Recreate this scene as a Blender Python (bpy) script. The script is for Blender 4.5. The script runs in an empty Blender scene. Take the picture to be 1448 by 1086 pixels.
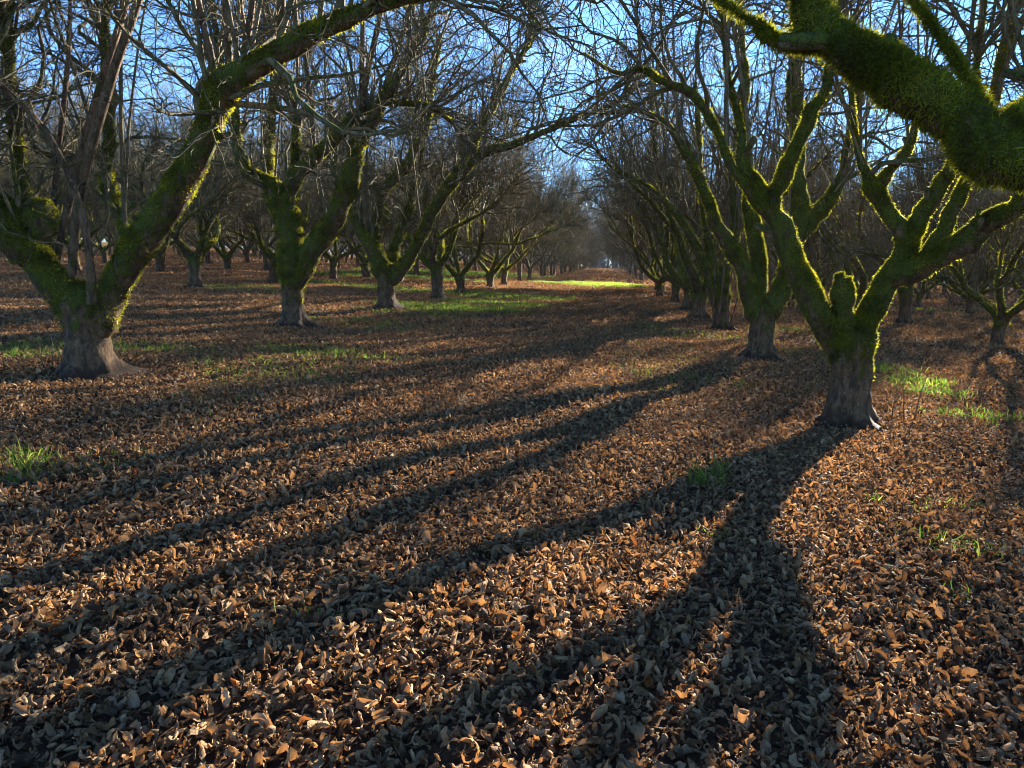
import bpy, math, random
import numpy as np
from mathutils import Vector

SC = bpy.context.scene
COL = SC.collection
R = math.radians

# ------------------------------------------------------------------ camera geometry (photo 1448 x 1086, focal 1088 px)
F = 1088.0
CAM = np.array([0.0, 0.0, 1.55])
PIT = math.atan(170 / F)
YAW = math.atan(146 / F * math.cos(PIT))
FH = np.array([-math.sin(YAW), math.cos(YAW), 0.0])
RT = np.array([math.cos(YAW), math.sin(YAW), 0.0])
FW = math.cos(PIT) * FH + np.array([0, 0, -math.sin(PIT)])
UP = math.sin(PIT) * FH + np.array([0, 0, math.cos(PIT)])
SLOPE = -0.05                      # the orchard floor falls gently to the right

def gz(x, y):
    """height of the orchard floor"""
    x = np.asarray(x, float); y = np.asarray(y, float)
    b = 0.05 * np.sin(x * 0.55 + 1.3) * np.sin(y * 0.47 + 0.4) + 0.022 * np.sin(x * 1.7 + y * 0.9) + 0.015 * np.sin(y * 2.3 - x * 1.1)
    return SLOPE * x + b

def ray(px, py):
    return FW + RT * ((px - 724) / F) + UP * ((543 - py) / F)

def P(px, py, Y):
    d = ray(px, py)
    return CAM + d * (Y / d[1])

def G(px, py):
    d = ray(px, py)
    t = CAM[2] / (SLOPE * d[0] - d[2])
    p = CAM + d * t
    for _ in range(3):
        t = (CAM[2] - (gz(p[0], p[1]) - SLOPE * p[0])) / (SLOPE * d[0] - d[2])
        p = CAM + d * t
    return p

def to_px(x, y, z=None):
    if z is None: z = gz(x, y)
    v = np.stack([np.asarray(x, float), np.asarray(y, float), np.asarray(z, float)], -1) - CAM
    dep = v @ FW
    return 724 + F * (v @ RT) / dep, 543 - F * (v @ UP) / dep, dep

# ------------------------------------------------------------------ helpers
def nrm(v):
    return v / np.maximum(np.linalg.norm(v, axis=-1, keepdims=True), 1e-9)

def mesh_obj(name, V, Q, mat, parent=None, attrs=None, colors=None, tris=None):
    me = bpy.data.meshes.new(name)
    V = np.asarray(V, np.float32); Q = np.asarray(Q, np.int32)
    me.vertices.add(len(V)); me.vertices.foreach_set('co', V.ravel())
    me.loops.add(Q.size); me.loops.foreach_set('vertex_index', Q.ravel())
    me.polygons.add(len(Q))
    me.polygons.foreach_set('loop_start', np.arange(0, Q.size, Q.shape[1], dtype=np.int32))
    for k, a in (attrs or {}).items():
        at = me.attributes.new(k, 'FLOAT', 'POINT'); at.data.foreach_set('value', np.asarray(a, np.float32).ravel())
    for k, a in (colors or {}).items():
        at = me.attributes.new(k, 'FLOAT_COLOR', 'POINT'); at.data.foreach_set('color', np.asarray(a, np.float32).ravel())
    me.update(calc_edges=True)
    me.shade_smooth()
    if mat: me.materials.append(mat)
    o = bpy.data.objects.new(name, me); COL.objects.link(o)
    if parent: o.parent = parent
    return o

def tag(o, label=None, cat=None, group=None, kind=None):
    if label: o['label'] = label
    if cat: o['category'] = cat
    if group: o['group'] = group
    if kind: o['kind'] = kind
    return o

def empty(name, loc):
    o = bpy.data.objects.new(name, None); COL.objects.link(o); o.location = loc
    o.empty_display_size = 0.3
    return o

# ------------------------------------------------------------------ tubes
def tubes(pts, rad, S, rng=None, rough=0.0, lump=0.0, closed_tip=True):
    """pts (B,N,3), rad (B,N) -> verts, quads, centre axis normal of each vertex"""
    B, N, _ = pts.shape
    if closed_tip:
        d = nrm(pts[:, -1] - pts[:, -2])
        pts = np.concatenate([pts, pts[:, -1:] + (d * rad[:, -1:] * 0.6)[:, None]], 1)
        rad = np.concatenate([rad, rad[:, -1:] * 0.15], 1); N += 1
    T = np.empty_like(pts)
    T[:, 1:-1] = pts[:, 2:] - pts[:, :-2]; T[:, 0] = pts[:, 1] - pts[:, 0]; T[:, -1] = pts[:, -1] - pts[:, -2]
    T = nrm(T)
    ref = np.where(np.abs(T[:, 0, 2:3]) > 0.8, np.array([[1.0, 0, 0]]), np.array([[0, 0, 1.0]]))
    u = nrm(np.cross(T[:, 0], ref))
    ang = np.arange(S) * 2 * math.pi / S
    ca, sa = np.cos(ang)[None, :, None], np.sin(ang)[None, :, None]
    V = np.empty((B, N, S, 3)); NO = np.empty((B, N, S, 3))
    for i in range(N):
        u = nrm(u - T[:, i] * np.sum(u * T[:, i], -1, keepdims=True))
        w = np.cross(T[:, i], u)
        n = u[:, None] * ca + w[:, None] * sa
        r = rad[:, i][:, None, None] * np.ones((B, S, 1))
        if rough: r = r * (1 + rough * rng.standard_normal((B, S, 1)))
        V[:, i] = pts[:, i][:, None] + n * r; NO[:, i] = n
    if lump:
        c = V.reshape(-1, 3); n = NO.reshape(-1, 3); rr = np.repeat(rad.reshape(-1), S)
        ph = rng.uniform(0, 6, 6)
        h = (np.sin(c[:, 0] * 13 + ph[0] + 2 * np.sin(c[:, 2] * 5)) * np.sin(c[:, 2] * 9 + ph[1]) + 0.7 * np.sin(c[:, 1] * 21 + c[:, 2] * 15 + ph[2])
             + 0.5 * np.sin(c[:, 0] * 37 + ph[3]) * np.sin(c[:, 1] * 33 + c[:, 2] * 27 + ph[4]))
        V = (c + n * (h * lump * rr)[:, None]).reshape(V.shape)
    idx = np.arange(B * N * S).reshape(B, N, S)
    a = idx[:, :-1]; b = idx[:, 1:]
    Q = np.stack([a, np.roll(a, -1, 2), np.roll(b, -1, 2), b], -1).reshape(-1, 4)
    return V.reshape(-1, 3), Q, NO.reshape(-1, 3)

def merge(parts):
    V, Q, A = [], [], []
    o = 0
    for v, q, a in parts:
        V.append(v); Q.append(q + o); A.append(a); o += len(v)
    return np.concatenate(V), np.concatenate(Q), np.concatenate(A)

def catmull(pts, rad, n):
    """smooth a hand-set polyline"""
    pts = np.asarray(pts, float); rad = np.asarray(rad, float)
    x = np.concatenate([pts, rad[:, None]], 1)
    x = np.concatenate([[2 * x[0] - x[1]], x, [2 * x[-1] - x[-2]]])
    m = len(pts) - 1
    out = []
    for s in np.linspace(0, m - 1e-6, n):
        i = int(s); t = s - i
        p0, p1, p2, p3 = x[i:i + 4]
        out.append(0.5 * (2 * p1 + (p2 - p0) * t + (2 * p0 - 5 * p1 + 4 * p2 - p3) * t * t + (3 * p1 - p0 - 3 * p2 + p3) * t ** 3))
    out = np.array(out)
    return out[:, :3], np.maximum(out[:, 3], 0.003)

def grow(start, d, length, r0, r1, N, wig, trop, rng, pw=1.0):
    B = len(start)
    pts = np.empty((B, N, 3)); pts[:, 0] = start
    d = nrm(d); step = (np.asarray(length) / (N - 1))[:, None]
    trop = np.asarray(trop, float).reshape(-1, 1) if np.ndim(trop) else trop
    for i in range(1, N):
        d = d + wig * rng.standard_normal((B, 3)); d[:, 2] += (trop[:, 0] if np.ndim(trop) else trop)
        d = nrm(d); pts[:, i] = pts[:, i - 1] + d * step
    t = np.linspace(0, 1, N)[None] ** pw
    rad = np.asarray(r0)[:, None] * (1 - t) + np.asarray(r1)[:, None] * t
    return pts, rad

def sprout(pts, rad, n, t0, t1, rng):
    """n points along the branches: position, direction, radius"""
    B, N, _ = pts.shape
    b = rng.integers(0, B, n)
    t = rng.uniform(t0, t1, n) * (N - 1)
    i = np.minimum(t.astype(int), N - 2); f = (t - i)[:, None]
    p = pts[b, i] * (1 - f) + pts[b, i + 1] * f
    d = nrm(pts[b, i + 1] - pts[b, i])
    r = rad[b, i] * (1 - f[:, 0]) + rad[b, i + 1] * f[:, 0]
    return p, d, r

def deflect(d, amin, amax, rng):
    a = rng.uniform(amin, amax, len(d))[:, None]
    s = nrm(np.cross(d, rng.standard_normal(d.shape)))
    return d * np.cos(a) + s * np.sin(a)

def moss_strands(V, NO, W, count, ln, wd, rng, droop=0.3, Q=None, even=0.0, curl=0.8):
    """tufts standing off a surface; W = weight per vertex, Q = its faces"""
    A = V[Q]; ar = np.linalg.norm(np.cross(A[:, 2] - A[:, 0], A[:, 3] - A[:, 1]), axis=1)
    c = A.mean(1); o3 = rng.uniform(0, 6, 3)
    pat = np.sin(c[:, 0] * 7 + o3[0] + 1.5 * np.sin(c[:, 2] * 4)) + np.sin(c[:, 1] * 8 + o3[1] + 1.5 * np.sin(c[:, 0] * 5)) + np.sin(c[:, 2] * 9 + o3[2])
    p_ = ar * np.maximum(W, 0)[Q].mean(1) * np.clip(0.55 + 0.45 * pat, 0.12 + 0.25 * even, 1.2); p_ = p_ / p_.sum()
    f = rng.choice(len(Q), count, p=p_)
    s_, t_ = rng.uniform(0, 1, (count, 1)), rng.uniform(0, 1, (count, 1))
    def bil(X):
        X = X[Q[f]]; return (X[:, 0] * (1 - s_) + X[:, 1] * s_) * (1 - t_) + (X[:, 3] * (1 - s_) + X[:, 2] * s_) * t_
    n = nrm(bil(NO)); base = bil(V) - n * ln * 0.12
    d = nrm(n + 0.75 * rng.standard_normal(n.shape))
    l = (ln * rng.uniform(0.45, 1.35, (count, 1)))
    d2 = nrm(d + curl * rng.standard_normal(n.shape) + np.array([0, 0, -droop]))
    s = nrm(np.cross(d, rng.standard_normal(n.shape))) * (wd * rng.uniform(0.6, 1.3, (count, 1)))
    a = base; b = a + d * l * 0.55; c = b + d2 * l * 0.5
    Vv = np.stack([a - s, a + s, b + s * 0.8, b - s * 0.8, c + s * 0.25, c - s * 0.25], 1)
    k = (np.arange(count) * 6)[:, None]
    Q = np.concatenate([k + np.array([[0, 1, 2, 3]]), k + np.array([[3, 2, 4, 5]])])
    q = base
    pt = np.sin(q[:, 0] * 17 + 2 * np.sin(q[:, 2] * 11)) + np.sin(q[:, 1] * 19 + 2 * np.sin(q[:, 0] * 13)) + np.sin(q[:, 2] * 23)
    tint = np.repeat(np.clip(0.5 + 0.17 * pt + 0.22 * rng.standard_normal(count), 0, 1), 6)
    return Vv.reshape(-1, 3), Q, tint

# ------------------------------------------------------------------ materials
class M:
    def __init__(s, name):
        s.m = bpy.data.materials.new(name); s.m.use_nodes = True
        s.t = s.m.node_tree; s.t.nodes.clear()
        s.out = s.n('ShaderNodeOutputMaterial')
    def n(s, ty, **kw):
        nd = s.t.nodes.new(ty)
        for k, v in kw.items():
            if hasattr(nd, k): setattr(nd, k, v)
            else: nd.inputs[k.replace('_', ' ')].default_value = v
        return nd
    def l(s, a, b): s.t.links.new(a, b)
    def noise(s, scale, detail=4, rough=0.6, vec=None, dist=0.0):
        nd = s.n('ShaderNodeTexNoise'); nd.inputs['Scale'].default_value = scale
        nd.inputs['Detail'].default_value = detail; nd.inputs['Roughness'].default_value = rough
        nd.inputs['Distortion'].default_value = dist
        if vec is not None: s.l(vec, nd.inputs['Vector'])
        return nd.outputs['Fac']
    def ramp(s, fac, stops):
        nd = s.n('ShaderNodeValToRGB'); e = nd.color_ramp.elements
        while len(e) < len(stops): e.new(0.5)
        for el, (p, c) in zip(e, stops):
            el.position = p; el.color = (*c, 1) if len(c) == 3 else c
        s.l(fac, nd.inputs['Fac']); return nd.outputs['Color']
    def mix(s, fac, a, b):
        nd = s.n('ShaderNodeMix'); nd.data_type = 'RGBA'
        for v, i in ((fac, 0), (a, 6), (b, 7)):
            if isinstance(v, (int, float)): nd.inputs[i].default_value = v
            elif isinstance(v, tuple): nd.inputs[i].default_value = (*v, 1)
            else: s.l(v, nd.inputs[i])
        return nd.outputs[2]
    def math(s, op, a, b=0.0, clamp=False):
        nd = s.n('ShaderNodeMath'); nd.operation = op; nd.use_clamp = clamp
        for v, i in ((a, 0), (b, 1)):
            if isinstance(v, (int, float)): nd.inputs[i].default_value = v
            else: s.l(v, nd.inputs[i])
        return nd.outputs[0]
    def attr(s, name):
        nd = s.n('ShaderNodeAttribute'); nd.attribute_name = name; return nd
    def step(s, v, lo, hi):
        nd = s.n('ShaderNodeMapRange'); nd.interpolation_type = 'SMOOTHSTEP'
        s.l(v, nd.inputs[0]); nd.inputs[1].default_value = lo; nd.inputs[2].default_value = hi
        return nd.outputs[0]
    def bump(s, h, strength, dist):
        nd = s.n('ShaderNodeBump'); nd.inputs['Strength'].default_value = strength; nd.inputs['Distance'].default_value = dist
        s.l(h, nd.inputs['Height']); return nd.outputs[0]
    def obj(s): return s.n('ShaderNodeTexCoord').outputs['Object']

def mat_bark(name, pale, dark, mossy=True):
    m = M(name); co = m.obj()
    mp = m.n('ShaderNodeMapping'); mp.inputs['Scale'].default_value = (1, 1, 0.35); m.l(co, mp.inputs['Vector'])
    n1 = m.noise(14, 6, 0.65, mp.outputs[0], 0.4)
    n2 = m.noise(70, 4, 0.6, mp.outputs[0])
    n3 = m.noise(5, 3, 0.5, co)
    col = m.mix(m.step(n1, 0.36, 0.62), dark, pale)
    crk = m.n('ShaderNodeTexVoronoi'); crk.feature = 'DISTANCE_TO_EDGE'; crk.inputs['Scale'].default_value = 48
    wv = m.n('ShaderNodeMix'); wv.data_type = 'VECTOR'; wv.inputs[0].default_value = 0.06; m.l(mp.outputs[0], wv.inputs[4])
    nzc = m.n('ShaderNodeTexNoise'); nzc.inputs['Scale'].default_value = 12; m.l(co, nzc.inputs['Vector']); m.l(nzc.outputs['Color'], wv.inputs[5])
    m.l(wv.outputs[1], crk.inputs['Vector'])
    ck = m.step(crk.outputs['Distance'], 0.0, 0.09)
    col = m.mix(m.math('ADD', m.math('MULTIPLY', ck, 0.5), 0.5), tuple(c * 0.5 for c in dark), col)
    col = m.mix(m.step(n3, 0.55, 0.75), col, tuple(c * f for c, f in zip(pale, (0.75, 0.8, 0.75))))
    lich = m.step(m.noise(23, 5, 0.6, co), 0.6, 0.68)
    col = m.mix(m.math('MULTIPLY', lich, 0.55), col, (0.24, 0.24, 0.16))
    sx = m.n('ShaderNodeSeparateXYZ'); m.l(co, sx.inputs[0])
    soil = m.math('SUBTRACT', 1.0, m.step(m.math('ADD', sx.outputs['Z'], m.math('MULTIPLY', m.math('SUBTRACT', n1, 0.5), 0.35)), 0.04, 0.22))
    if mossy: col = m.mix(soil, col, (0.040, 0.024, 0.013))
    b = m.n('ShaderNodeBsdfPrincipled'); b.inputs['Roughness'].default_value = 0.85
    b.inputs['Specular IOR Level'].default_value = 0.2
    h = m.math('ADD', m.math('ADD', n1, m.math('MULTIPLY', ck, 0.4)), m.math('MULTIPLY', n2, 0.35))
    if mossy:
        a = m.attr('moss').outputs['Fac']
        nm = m.noise(8, 6, 0.7, mp.outputs[0], 0.4)
        f = m.step(m.math('ADD', a, m.math('MULTIPLY', m.math('SUBTRACT', nm, 0.5), 2.2)), 0.40, 0.60)
        nf = m.noise(140, 3, 0.7, co)
        mc = m.ramp(nf, [(0.3, (0.03, 0.038, 0.005)), (0.55, (0.10, 0.115, 0.010)), (0.75, (0.19, 0.20, 0.018))])
        mid = m.noise(30, 5, 0.7, co, 0.6)
        mc = m.mix(m.math('MULTIPLY', m.step(mid, 0.46, 0.62), 0.75), mc, (0.030, 0.026, 0.010))
        mc = m.mix(m.math('MULTIPLY', m.step(m.noise(11, 4, 0.6, co, 0.5), 0.52, 0.68), 0.6), mc, (0.12, 0.105, 0.022))
        col = m.mix(f, col, mc)
        h = m.math('ADD', h, m.math('MULTIPLY', m.math('ADD', m.math('ADD', m.math('MULTIPLY', nf, 0.9), m.math('MULTIPLY', mid, 1.6)), 0.2), f))
    m.l(col, b.inputs['Base Color'])
    m.l(m.bump(h, 0.9, 0.012), b.inputs['Normal'])
    m.l(b.outputs[0], m.out.inputs[0]); return m.m

def mat_thin(name, attrname, stops, trans, tfac, rough=0.8):
    """two-sided thin things: moss tufts, grass blades, dry leaves"""
    m = M(name)
    if attrname == 'tint_col':
        at = m.attr('tint_col').outputs['Color']
        co = m.obj(); nz = m.noise(90, 4, 0.65, co)
        c1 = m.n('ShaderNodeHueSaturation'); m.l(at, c1.inputs['Color'])
        m.l(m.math('ADD', m.math('MULTIPLY', nz, 0.9), 0.55), c1.inputs['Value'])
        c = c1.outputs[0]
        t = m.n('ShaderNodeMix'); t.data_type = 'RGBA'; t.blend_type = 'MULTIPLY'; t.inputs[0].default_value = 1
        m.l(c, t.inputs[6]); t.inputs[7].default_value = (*trans, 1); tc = t.outputs[2]
    else:
        a = m.attr(attrname).outputs['Fac']
        c = m.ramp(a, stops)
        t = m.n('ShaderNodeMix'); t.data_type = 'RGBA'; t.blend_type = 'MULTIPLY'; t.inputs[0].default_value = 1
        m.l(c, t.inputs[6]); t.inputs[7].default_value = (*trans, 1); tc = t.outputs[2]
    b = m.n('ShaderNodeBsdfPrincipled'); b.inputs['Roughness'].default_value = rough
    b.inputs['Specular IOR Level'].default_value = 0.15
    m.l(c, b.inputs['Base Color'])
    if attrname == 'tint_col': m.l(m.bump(m.noise(110, 3, 0.6, co, 0.5), 1.0, 0.006), b.inputs['Normal'])
    tr = m.n('ShaderNodeBsdfTranslucent'); m.l(tc, tr.inputs['Color'])
    mx = m.n('ShaderNodeMixShader'); mx.inputs[0].default_value = tfac
    m.l(b.outputs[0], mx.inputs[1]); m.l(tr.outputs[0], mx.inputs[2])
    m.l(mx.outputs[0], m.out.inputs[0]); return m.m

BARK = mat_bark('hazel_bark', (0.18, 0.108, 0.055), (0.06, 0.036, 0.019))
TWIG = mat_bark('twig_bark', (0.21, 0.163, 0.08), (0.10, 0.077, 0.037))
MOSS = mat_thin('moss_tufts', 'tint', [(0.0, (0.055, 0.045, 0.012)), (0.4, (0.105, 0.110, 0.010)), (0.7, (0.16, 0.155, 0.012)), (1.0, (0.26, 0.235, 0.03))], (2.3, 2.3, 1.4), 0.58)
GRASS = mat_thin('grass_blades', 'tint', [(0.0, (0.06, 0.11, 0.02)), (0.6, (0.11, 0.18, 0.025)), (1.0, (0.28, 0.28, 0.06))], (1.7, 1.7, 1.2), 0.45, 0.6)
LEAF = mat_thin('dry_leaf', 'tint_col', None, (1.5, 1.05, 0.6), 0.2, 0.8)

def mat_ground():
    m = M('leaf_strewn_soil'); co = m.obj()
    v = m.n('ShaderNodeTexVoronoi'); v.inputs['Scale'].default_value = 11; v.inputs['Randomness'].default_value = 1
    m.l(co, v.inputs['Vector'])
    n1 = m.noise(22, 6, 0.7, co, 1.2); n2 = m.noise(0.35, 4, 0.6, co)
    col = m.ramp(n1, [(0.32, (0.035, 0.021, 0.013)), (0.5, (0.13, 0.073, 0.038)), (0.68, (0.23, 0.135, 0.07))])
    col = m.mix(m.math('MULTIPLY', m.step(v.outputs['Distance'], 0.25, 0.6), 0.6), col, (0.05, 0.034, 0.022))
    g = m.math('MULTIPLY', m.step(n2, 0.60, 0.68), m.step(m.noise(5, 5, 0.7, co), 0.42, 0.6))
    col = m.mix(m.math('MULTIPLY', g, 0.6), col, (0.07, 0.12, 0.02))
    b = m.n('ShaderNodeBsdfPrincipled'); b.inputs['Roughness'].default_value = 0.95; b.inputs['Specular IOR Level'].default_value = 0.1
    m.l(col, b.inputs['Base Color'])
    h = m.math('ADD', n1, m.math('MULTIPLY', v.outputs['Distance'], 0.8))
    m.l(m.bump(h, 1.0, 0.10), b.inputs['Normal'])
    m.l(b.outputs[0], m.out.inputs[0]); return m.m

def mat_plain(name, c1, c2, scale):
    m = M(name); co = m.obj()
    col = m.mix(m.step(m.noise(scale, 5, 0.6, co), 0.35, 0.65), c1, c2)
    b = m.n('ShaderNodeBsdfPrincipled'); b.inputs['Roughness'].default_value = 0.95; b.inputs['Specular IOR Level'].default_value = 0.1
    m.l(col, b.inputs['Base Color']); m.l(b.outputs[0], m.out.inputs[0]); return m.m

# ------------------------------------------------------------------ tree building
def moss_attr(V, NO, rng, z0=0.45, z1=1.0, base=0.45, up=0.45):
    m = np.clip((V[:, 2] - z0) / (z1 - z0), 0, 1)
    return m * np.clip(base + up * NO[:, 2], 0, 1)

def trunk_mesh(h, r, rng, lean=(0, 0), S=28, top=1.2, flare=1.0):
    """short trunk with a root flare and lumpy buttresses; local coordinates, base at 0"""
    zs = np.array([-0.12, 0.0, 0.06, 0.14, 0.26, 0.42, 0.60, 0.78, 0.92, 1.0]) * h
    zs[0] = -0.12
    rr = np.array([2.3, 1.7, 1.34, 1.14, 1.0, 0.95, 0.95, 1.02, top * 0.96, top * 0.85]) * r
    rr[:4] = r + (rr[:4] - r) * flare
    px = np.array([lean[0] * (z / h) ** 1.3 if z > 0 else 0 for z in zs]); py = np.array([lean[1] * (z / h) ** 1.3 if z > 0 else 0 for z in zs])
    p, q = catmull(np.stack([px, py, zs], 1), rr, 22)
    V, Q, NO = tubes(p[None], q[None], S, rng, 0.016, 0.075)
    a = np.arctan2(V[:, 1], V[:, 0]); k = np.clip(1 - V[:, 2] / (0.3 * h), 0, 1.4)
    ph = rng.uniform(0, 6, 3)
    but = 1 + k * (0.26 * np.sin(a * 5 + ph[0]) + 0.13 * np.sin(a * 3 + ph[1]) + 0.08 * np.sin(11 * a + ph[2]) + 0.05 * np.sin(19 * a + 9 * V[:, 2] / h + ph[0]))
    V[:, :2] *= but[:, None]
    return V, Q, NO

def auto_limbs(rng, h, r, n=None, spread=(38, 58), size=1.0):
    """vase of crooked limbs leaving the trunk top; each a (pts, rad)"""
    n = n or rng.integers(3, 6)
    az = rng.uniform(0, 2 * math.pi) + np.arange(n) * 2 * math.pi / n + rng.uniform(-0.35, 0.35, n)
    out = []
    for k in range(n):
        inc = R(rng.uniform(*spread))
        d = np.array([[math.cos(az[k]) * math.sin(inc), math.sin(az[k]) * math.sin(inc), math.cos(inc)]])
        L = rng.uniform(4.3, 6.2) * size; r0 = r * rng.uniform(0.55, 0.72)
        st = np.array([[0, 0, h * rng.uniform(0.80, 0.92)]]) + d * r * 0.15
        for _ in range(12):
            p, q = grow(st, d, np.array([L]), np.array([r0]), np.array([r0 * 0.24]), 14, 0.19, 0.045, rng, 0.8)
            if p[0, 4, 2] > h + 0.5 and p[0, 7, 2] > h + 1.0 and p[0, -1, 2] > h + 1.4: break
        p = np.concatenate([st - np.array([0, 0, 0.25]), p[0]]); q = np.concatenate([[q[0, 0] * 0.45], q[0]])
        p, q = catmull(p, q, 24); out.append((p, q))
        for s in range(rng.integers(1, 3)):
            t = rng.uniform(0.22, 0.55); i = int(t * 23)
            dd = nrm(p[i + 1] - p[i])[None]; c = deflect(dd, 0.6, 1.05, rng); c[:, 2] += 0.35
            p2, q2 = grow(p[i:i + 1], c, np.array([L * rng.uniform(0.45, 0.75)]), np.array([q[i] * 0.72]), np.array([q[i] * 0.2]), 10, 0.17, 0.06, rng, 0.9)
            p2, q2 = catmull(p2[0], q2[0], 18); out.append((p2, q2))
    return out

def resamp(p, q, n):
    s = np.linspace(0, len(p) - 1, n); i = np.minimum(s.astype(int), len(p) - 2); f = (s - i)[:, None]
    return p[i] * (1 - f) + p[i + 1] * f, q[i] * (1 - f[:, 0]) + q[i + 1] * f[:, 0]

def crown_parts(limbs, rng, dens=1.0, twig=1.0, tmin=0.3, extra=None, fine=1.0):
    """secondary branches, upright whips, branchlets and twigs growing from the limbs"""
    LP = np.stack([resamp(p, q, 24)[0] for p, q in limbs]); LR = np.stack([resamp(p, q, 24)[1] for p, q in limbs])
    nl = len(limbs); parts = []
    def put(p, q, S, mo, lump=0.0):
        V, Q, NO = tubes(p, q, S, rng, 0.0, lump, closed_tip=False)
        parts.append((V, Q, np.clip(mo * (0.6 + 0.5 * NO[:, 2]), 0, 1)))
    # secondary crooked branches
    n2 = int(9 * nl * dens)
    p, d, r = sprout(LP, LR, n2, tmin, 1.0, rng)
    c = deflect(d, 0.5, 1.2, rng); c[:, 2] += 0.4
    r0 = np.minimum(r * 0.6, rng.uniform(0.022, 0.042, n2))
    b2, q2 = grow(p, c, rng.uniform(1.1, 2.6, n2), r0, r0 * 0.25, 9, 0.28, 0.04, rng)
    put(b2, q2, 6, 0.62, 0.06)
    # long straight upright whips
    n3 = int(4.5 * nl * dens)
    p, d, r = sprout(LP, LR, n3, max(0.12, tmin - 0.1), 0.95, rng)
    c = nrm(d * 0.35 + rng.standard_normal(d.shape) * 0.22 + np.array([0, 0, 1.0]))
    r0 = np.minimum(r * 0.55, rng.uniform(0.012, 0.034, n3))
    b3, q3 = grow(p, c, rng.uniform(2.6, 5.4, n3), r0, r0 * 0.3, 9, 0.035, 0.03, rng)
    put(b3, q3, 6, 0.12)
    # pruning stubs
    ns = int(2.0 * nl)
    p, d, r = sprout(LP, LR, ns, 0.1, 0.8, rng)
    r0 = np.minimum(r * 0.7, rng.uniform(0.02, 0.04, ns))
    bs, qs = grow(p, deflect(d, 0.6, 1.3, rng), r * 1.0 + rng.uniform(0.08, 0.22, ns), r0, r0 * 0.85, 4, 0.12, 0.02, rng)
    V, Q, NO = tubes(bs, qs, 7, rng, 0.03, 0.06); parts.append((V, Q, np.clip(0.6 + 0.4 * NO[:, 2], 0, 1)))
    # limb ends fan out
    n4 = int(7 * nl * dens)
    p, d, r = sprout(LP, LR, n4, 0.8, 1.0, rng)
    c = deflect(d, 0.15, 0.9, rng)
    r0 = np.minimum(r * 0.7, 0.024)
    b4, q4 = grow(p, c, rng.uniform(1.0, 2.2, n4), r0, r0 * 0.3, 9, 0.25, -0.015, rng)
    put(b4, q4, 5, 0.45)
    B = np.concatenate([b2, b3, b4] + ([extra[0]] if extra else [])); Qr = np.concatenate([q2, q3, q4] + ([extra[1]] if extra else []))
    # branchlets
    n5 = int(len(B) * 5.5 * fine)
    p, d, r = sprout(B, Qr, n5, 0.15, 1.0, rng)
    c = deflect(d, 0.5, 1.25, rng)
    r0 = np.minimum(r * 0.7, rng.uniform(0.007, 0.013, n5)) * twig
    b5, q5 = grow(p, c, rng.uniform(0.45, 1.25, n5), r0, r0 * 0.5, 7, 0.34, 0.02, rng)
    put(b5, q5, 4, 0.52)
    # twigs
    n6 = int(n5 * 3.6 * fine)
    p, d, r = sprout(b5, q5, n6, 0.15, 1.0, rng)
    c = deflect(d, 0.5, 1.2, rng)
    r0 = rng.uniform(0.0036, 0.0058, n6) * twig
    b6, q6 = grow(p, c, rng.uniform(0.15, 0.5, n6), r0, r0 * 0.6, 5, 0.38, 0.03, rng)
    put(b6, q6, 3, 0.44)
    return merge(parts)

def limb_part(p, q, rng, parent, moss_n, mlen, mwid, S=14, cover=0.0, z0=0.45, base=0.72, up=0.5, z_off=0.0, allround=0.3, mosspart=True):
    V, Q, NO = tubes(p[None], q[None], S, rng, 0.012, 0.11)
    a = moss_attr(V, NO, rng, z0, z0 + 0.5, base, up)
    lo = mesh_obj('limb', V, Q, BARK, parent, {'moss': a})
    if mosspart and moss_n > 20:
        W = np.clip(allround + 0.45 + cover + NO[:, 2], 0.06 + 0.4 * cover, 1) * np.clip(np.repeat(np.concatenate([q, q[-1:]]), S) / 0.05, 0, 1) * np.clip((V[:, 2] - z0) / 0.4, 0.0, 1)
        mv, mq, mt = moss_strands(V, NO, W, moss_n, mlen, mwid, rng, Q=Q, even=cover, droop=0.3 + 0.6 * cover, curl=0.8 + 0.7 * cover)
        mesh_obj('moss', mv, mq, MOSS, lo, {'tint': mt})
    return lo

def trunk_part(h, r, rng, parent, lean, moss_n, mlen, mwid, mossbase=0.35, flare=1.0, z0=None, top=1.2):
    V, Q, NO = trunk_mesh(h, r, rng, lean, top=top, flare=flare)
    z0 = h * 0.5 if z0 is None else z0
    a = np.clip((V[:, 2] - z0 * 0.55) / (0.75 * h), 0, 1) * (0.75 + 0.3 * NO[:, 2])
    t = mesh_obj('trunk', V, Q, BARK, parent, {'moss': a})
    if moss_n:
        W = np.clip((V[:, 2] - z0 * 0.8) / (0.6 * h), 0, 1) ** 1.5 * (0.5 + np.maximum(NO[:, 2], 0))
        mv, mq, mt = moss_strands(V, NO, W, moss_n, mlen, mwid, rng, Q=Q)
        mesh_obj('moss', mv, mq, MOSS, t, {'tint': mt})
    return t

GROUP = 'hazelnut trees standing in rows in the orchard'

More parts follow.
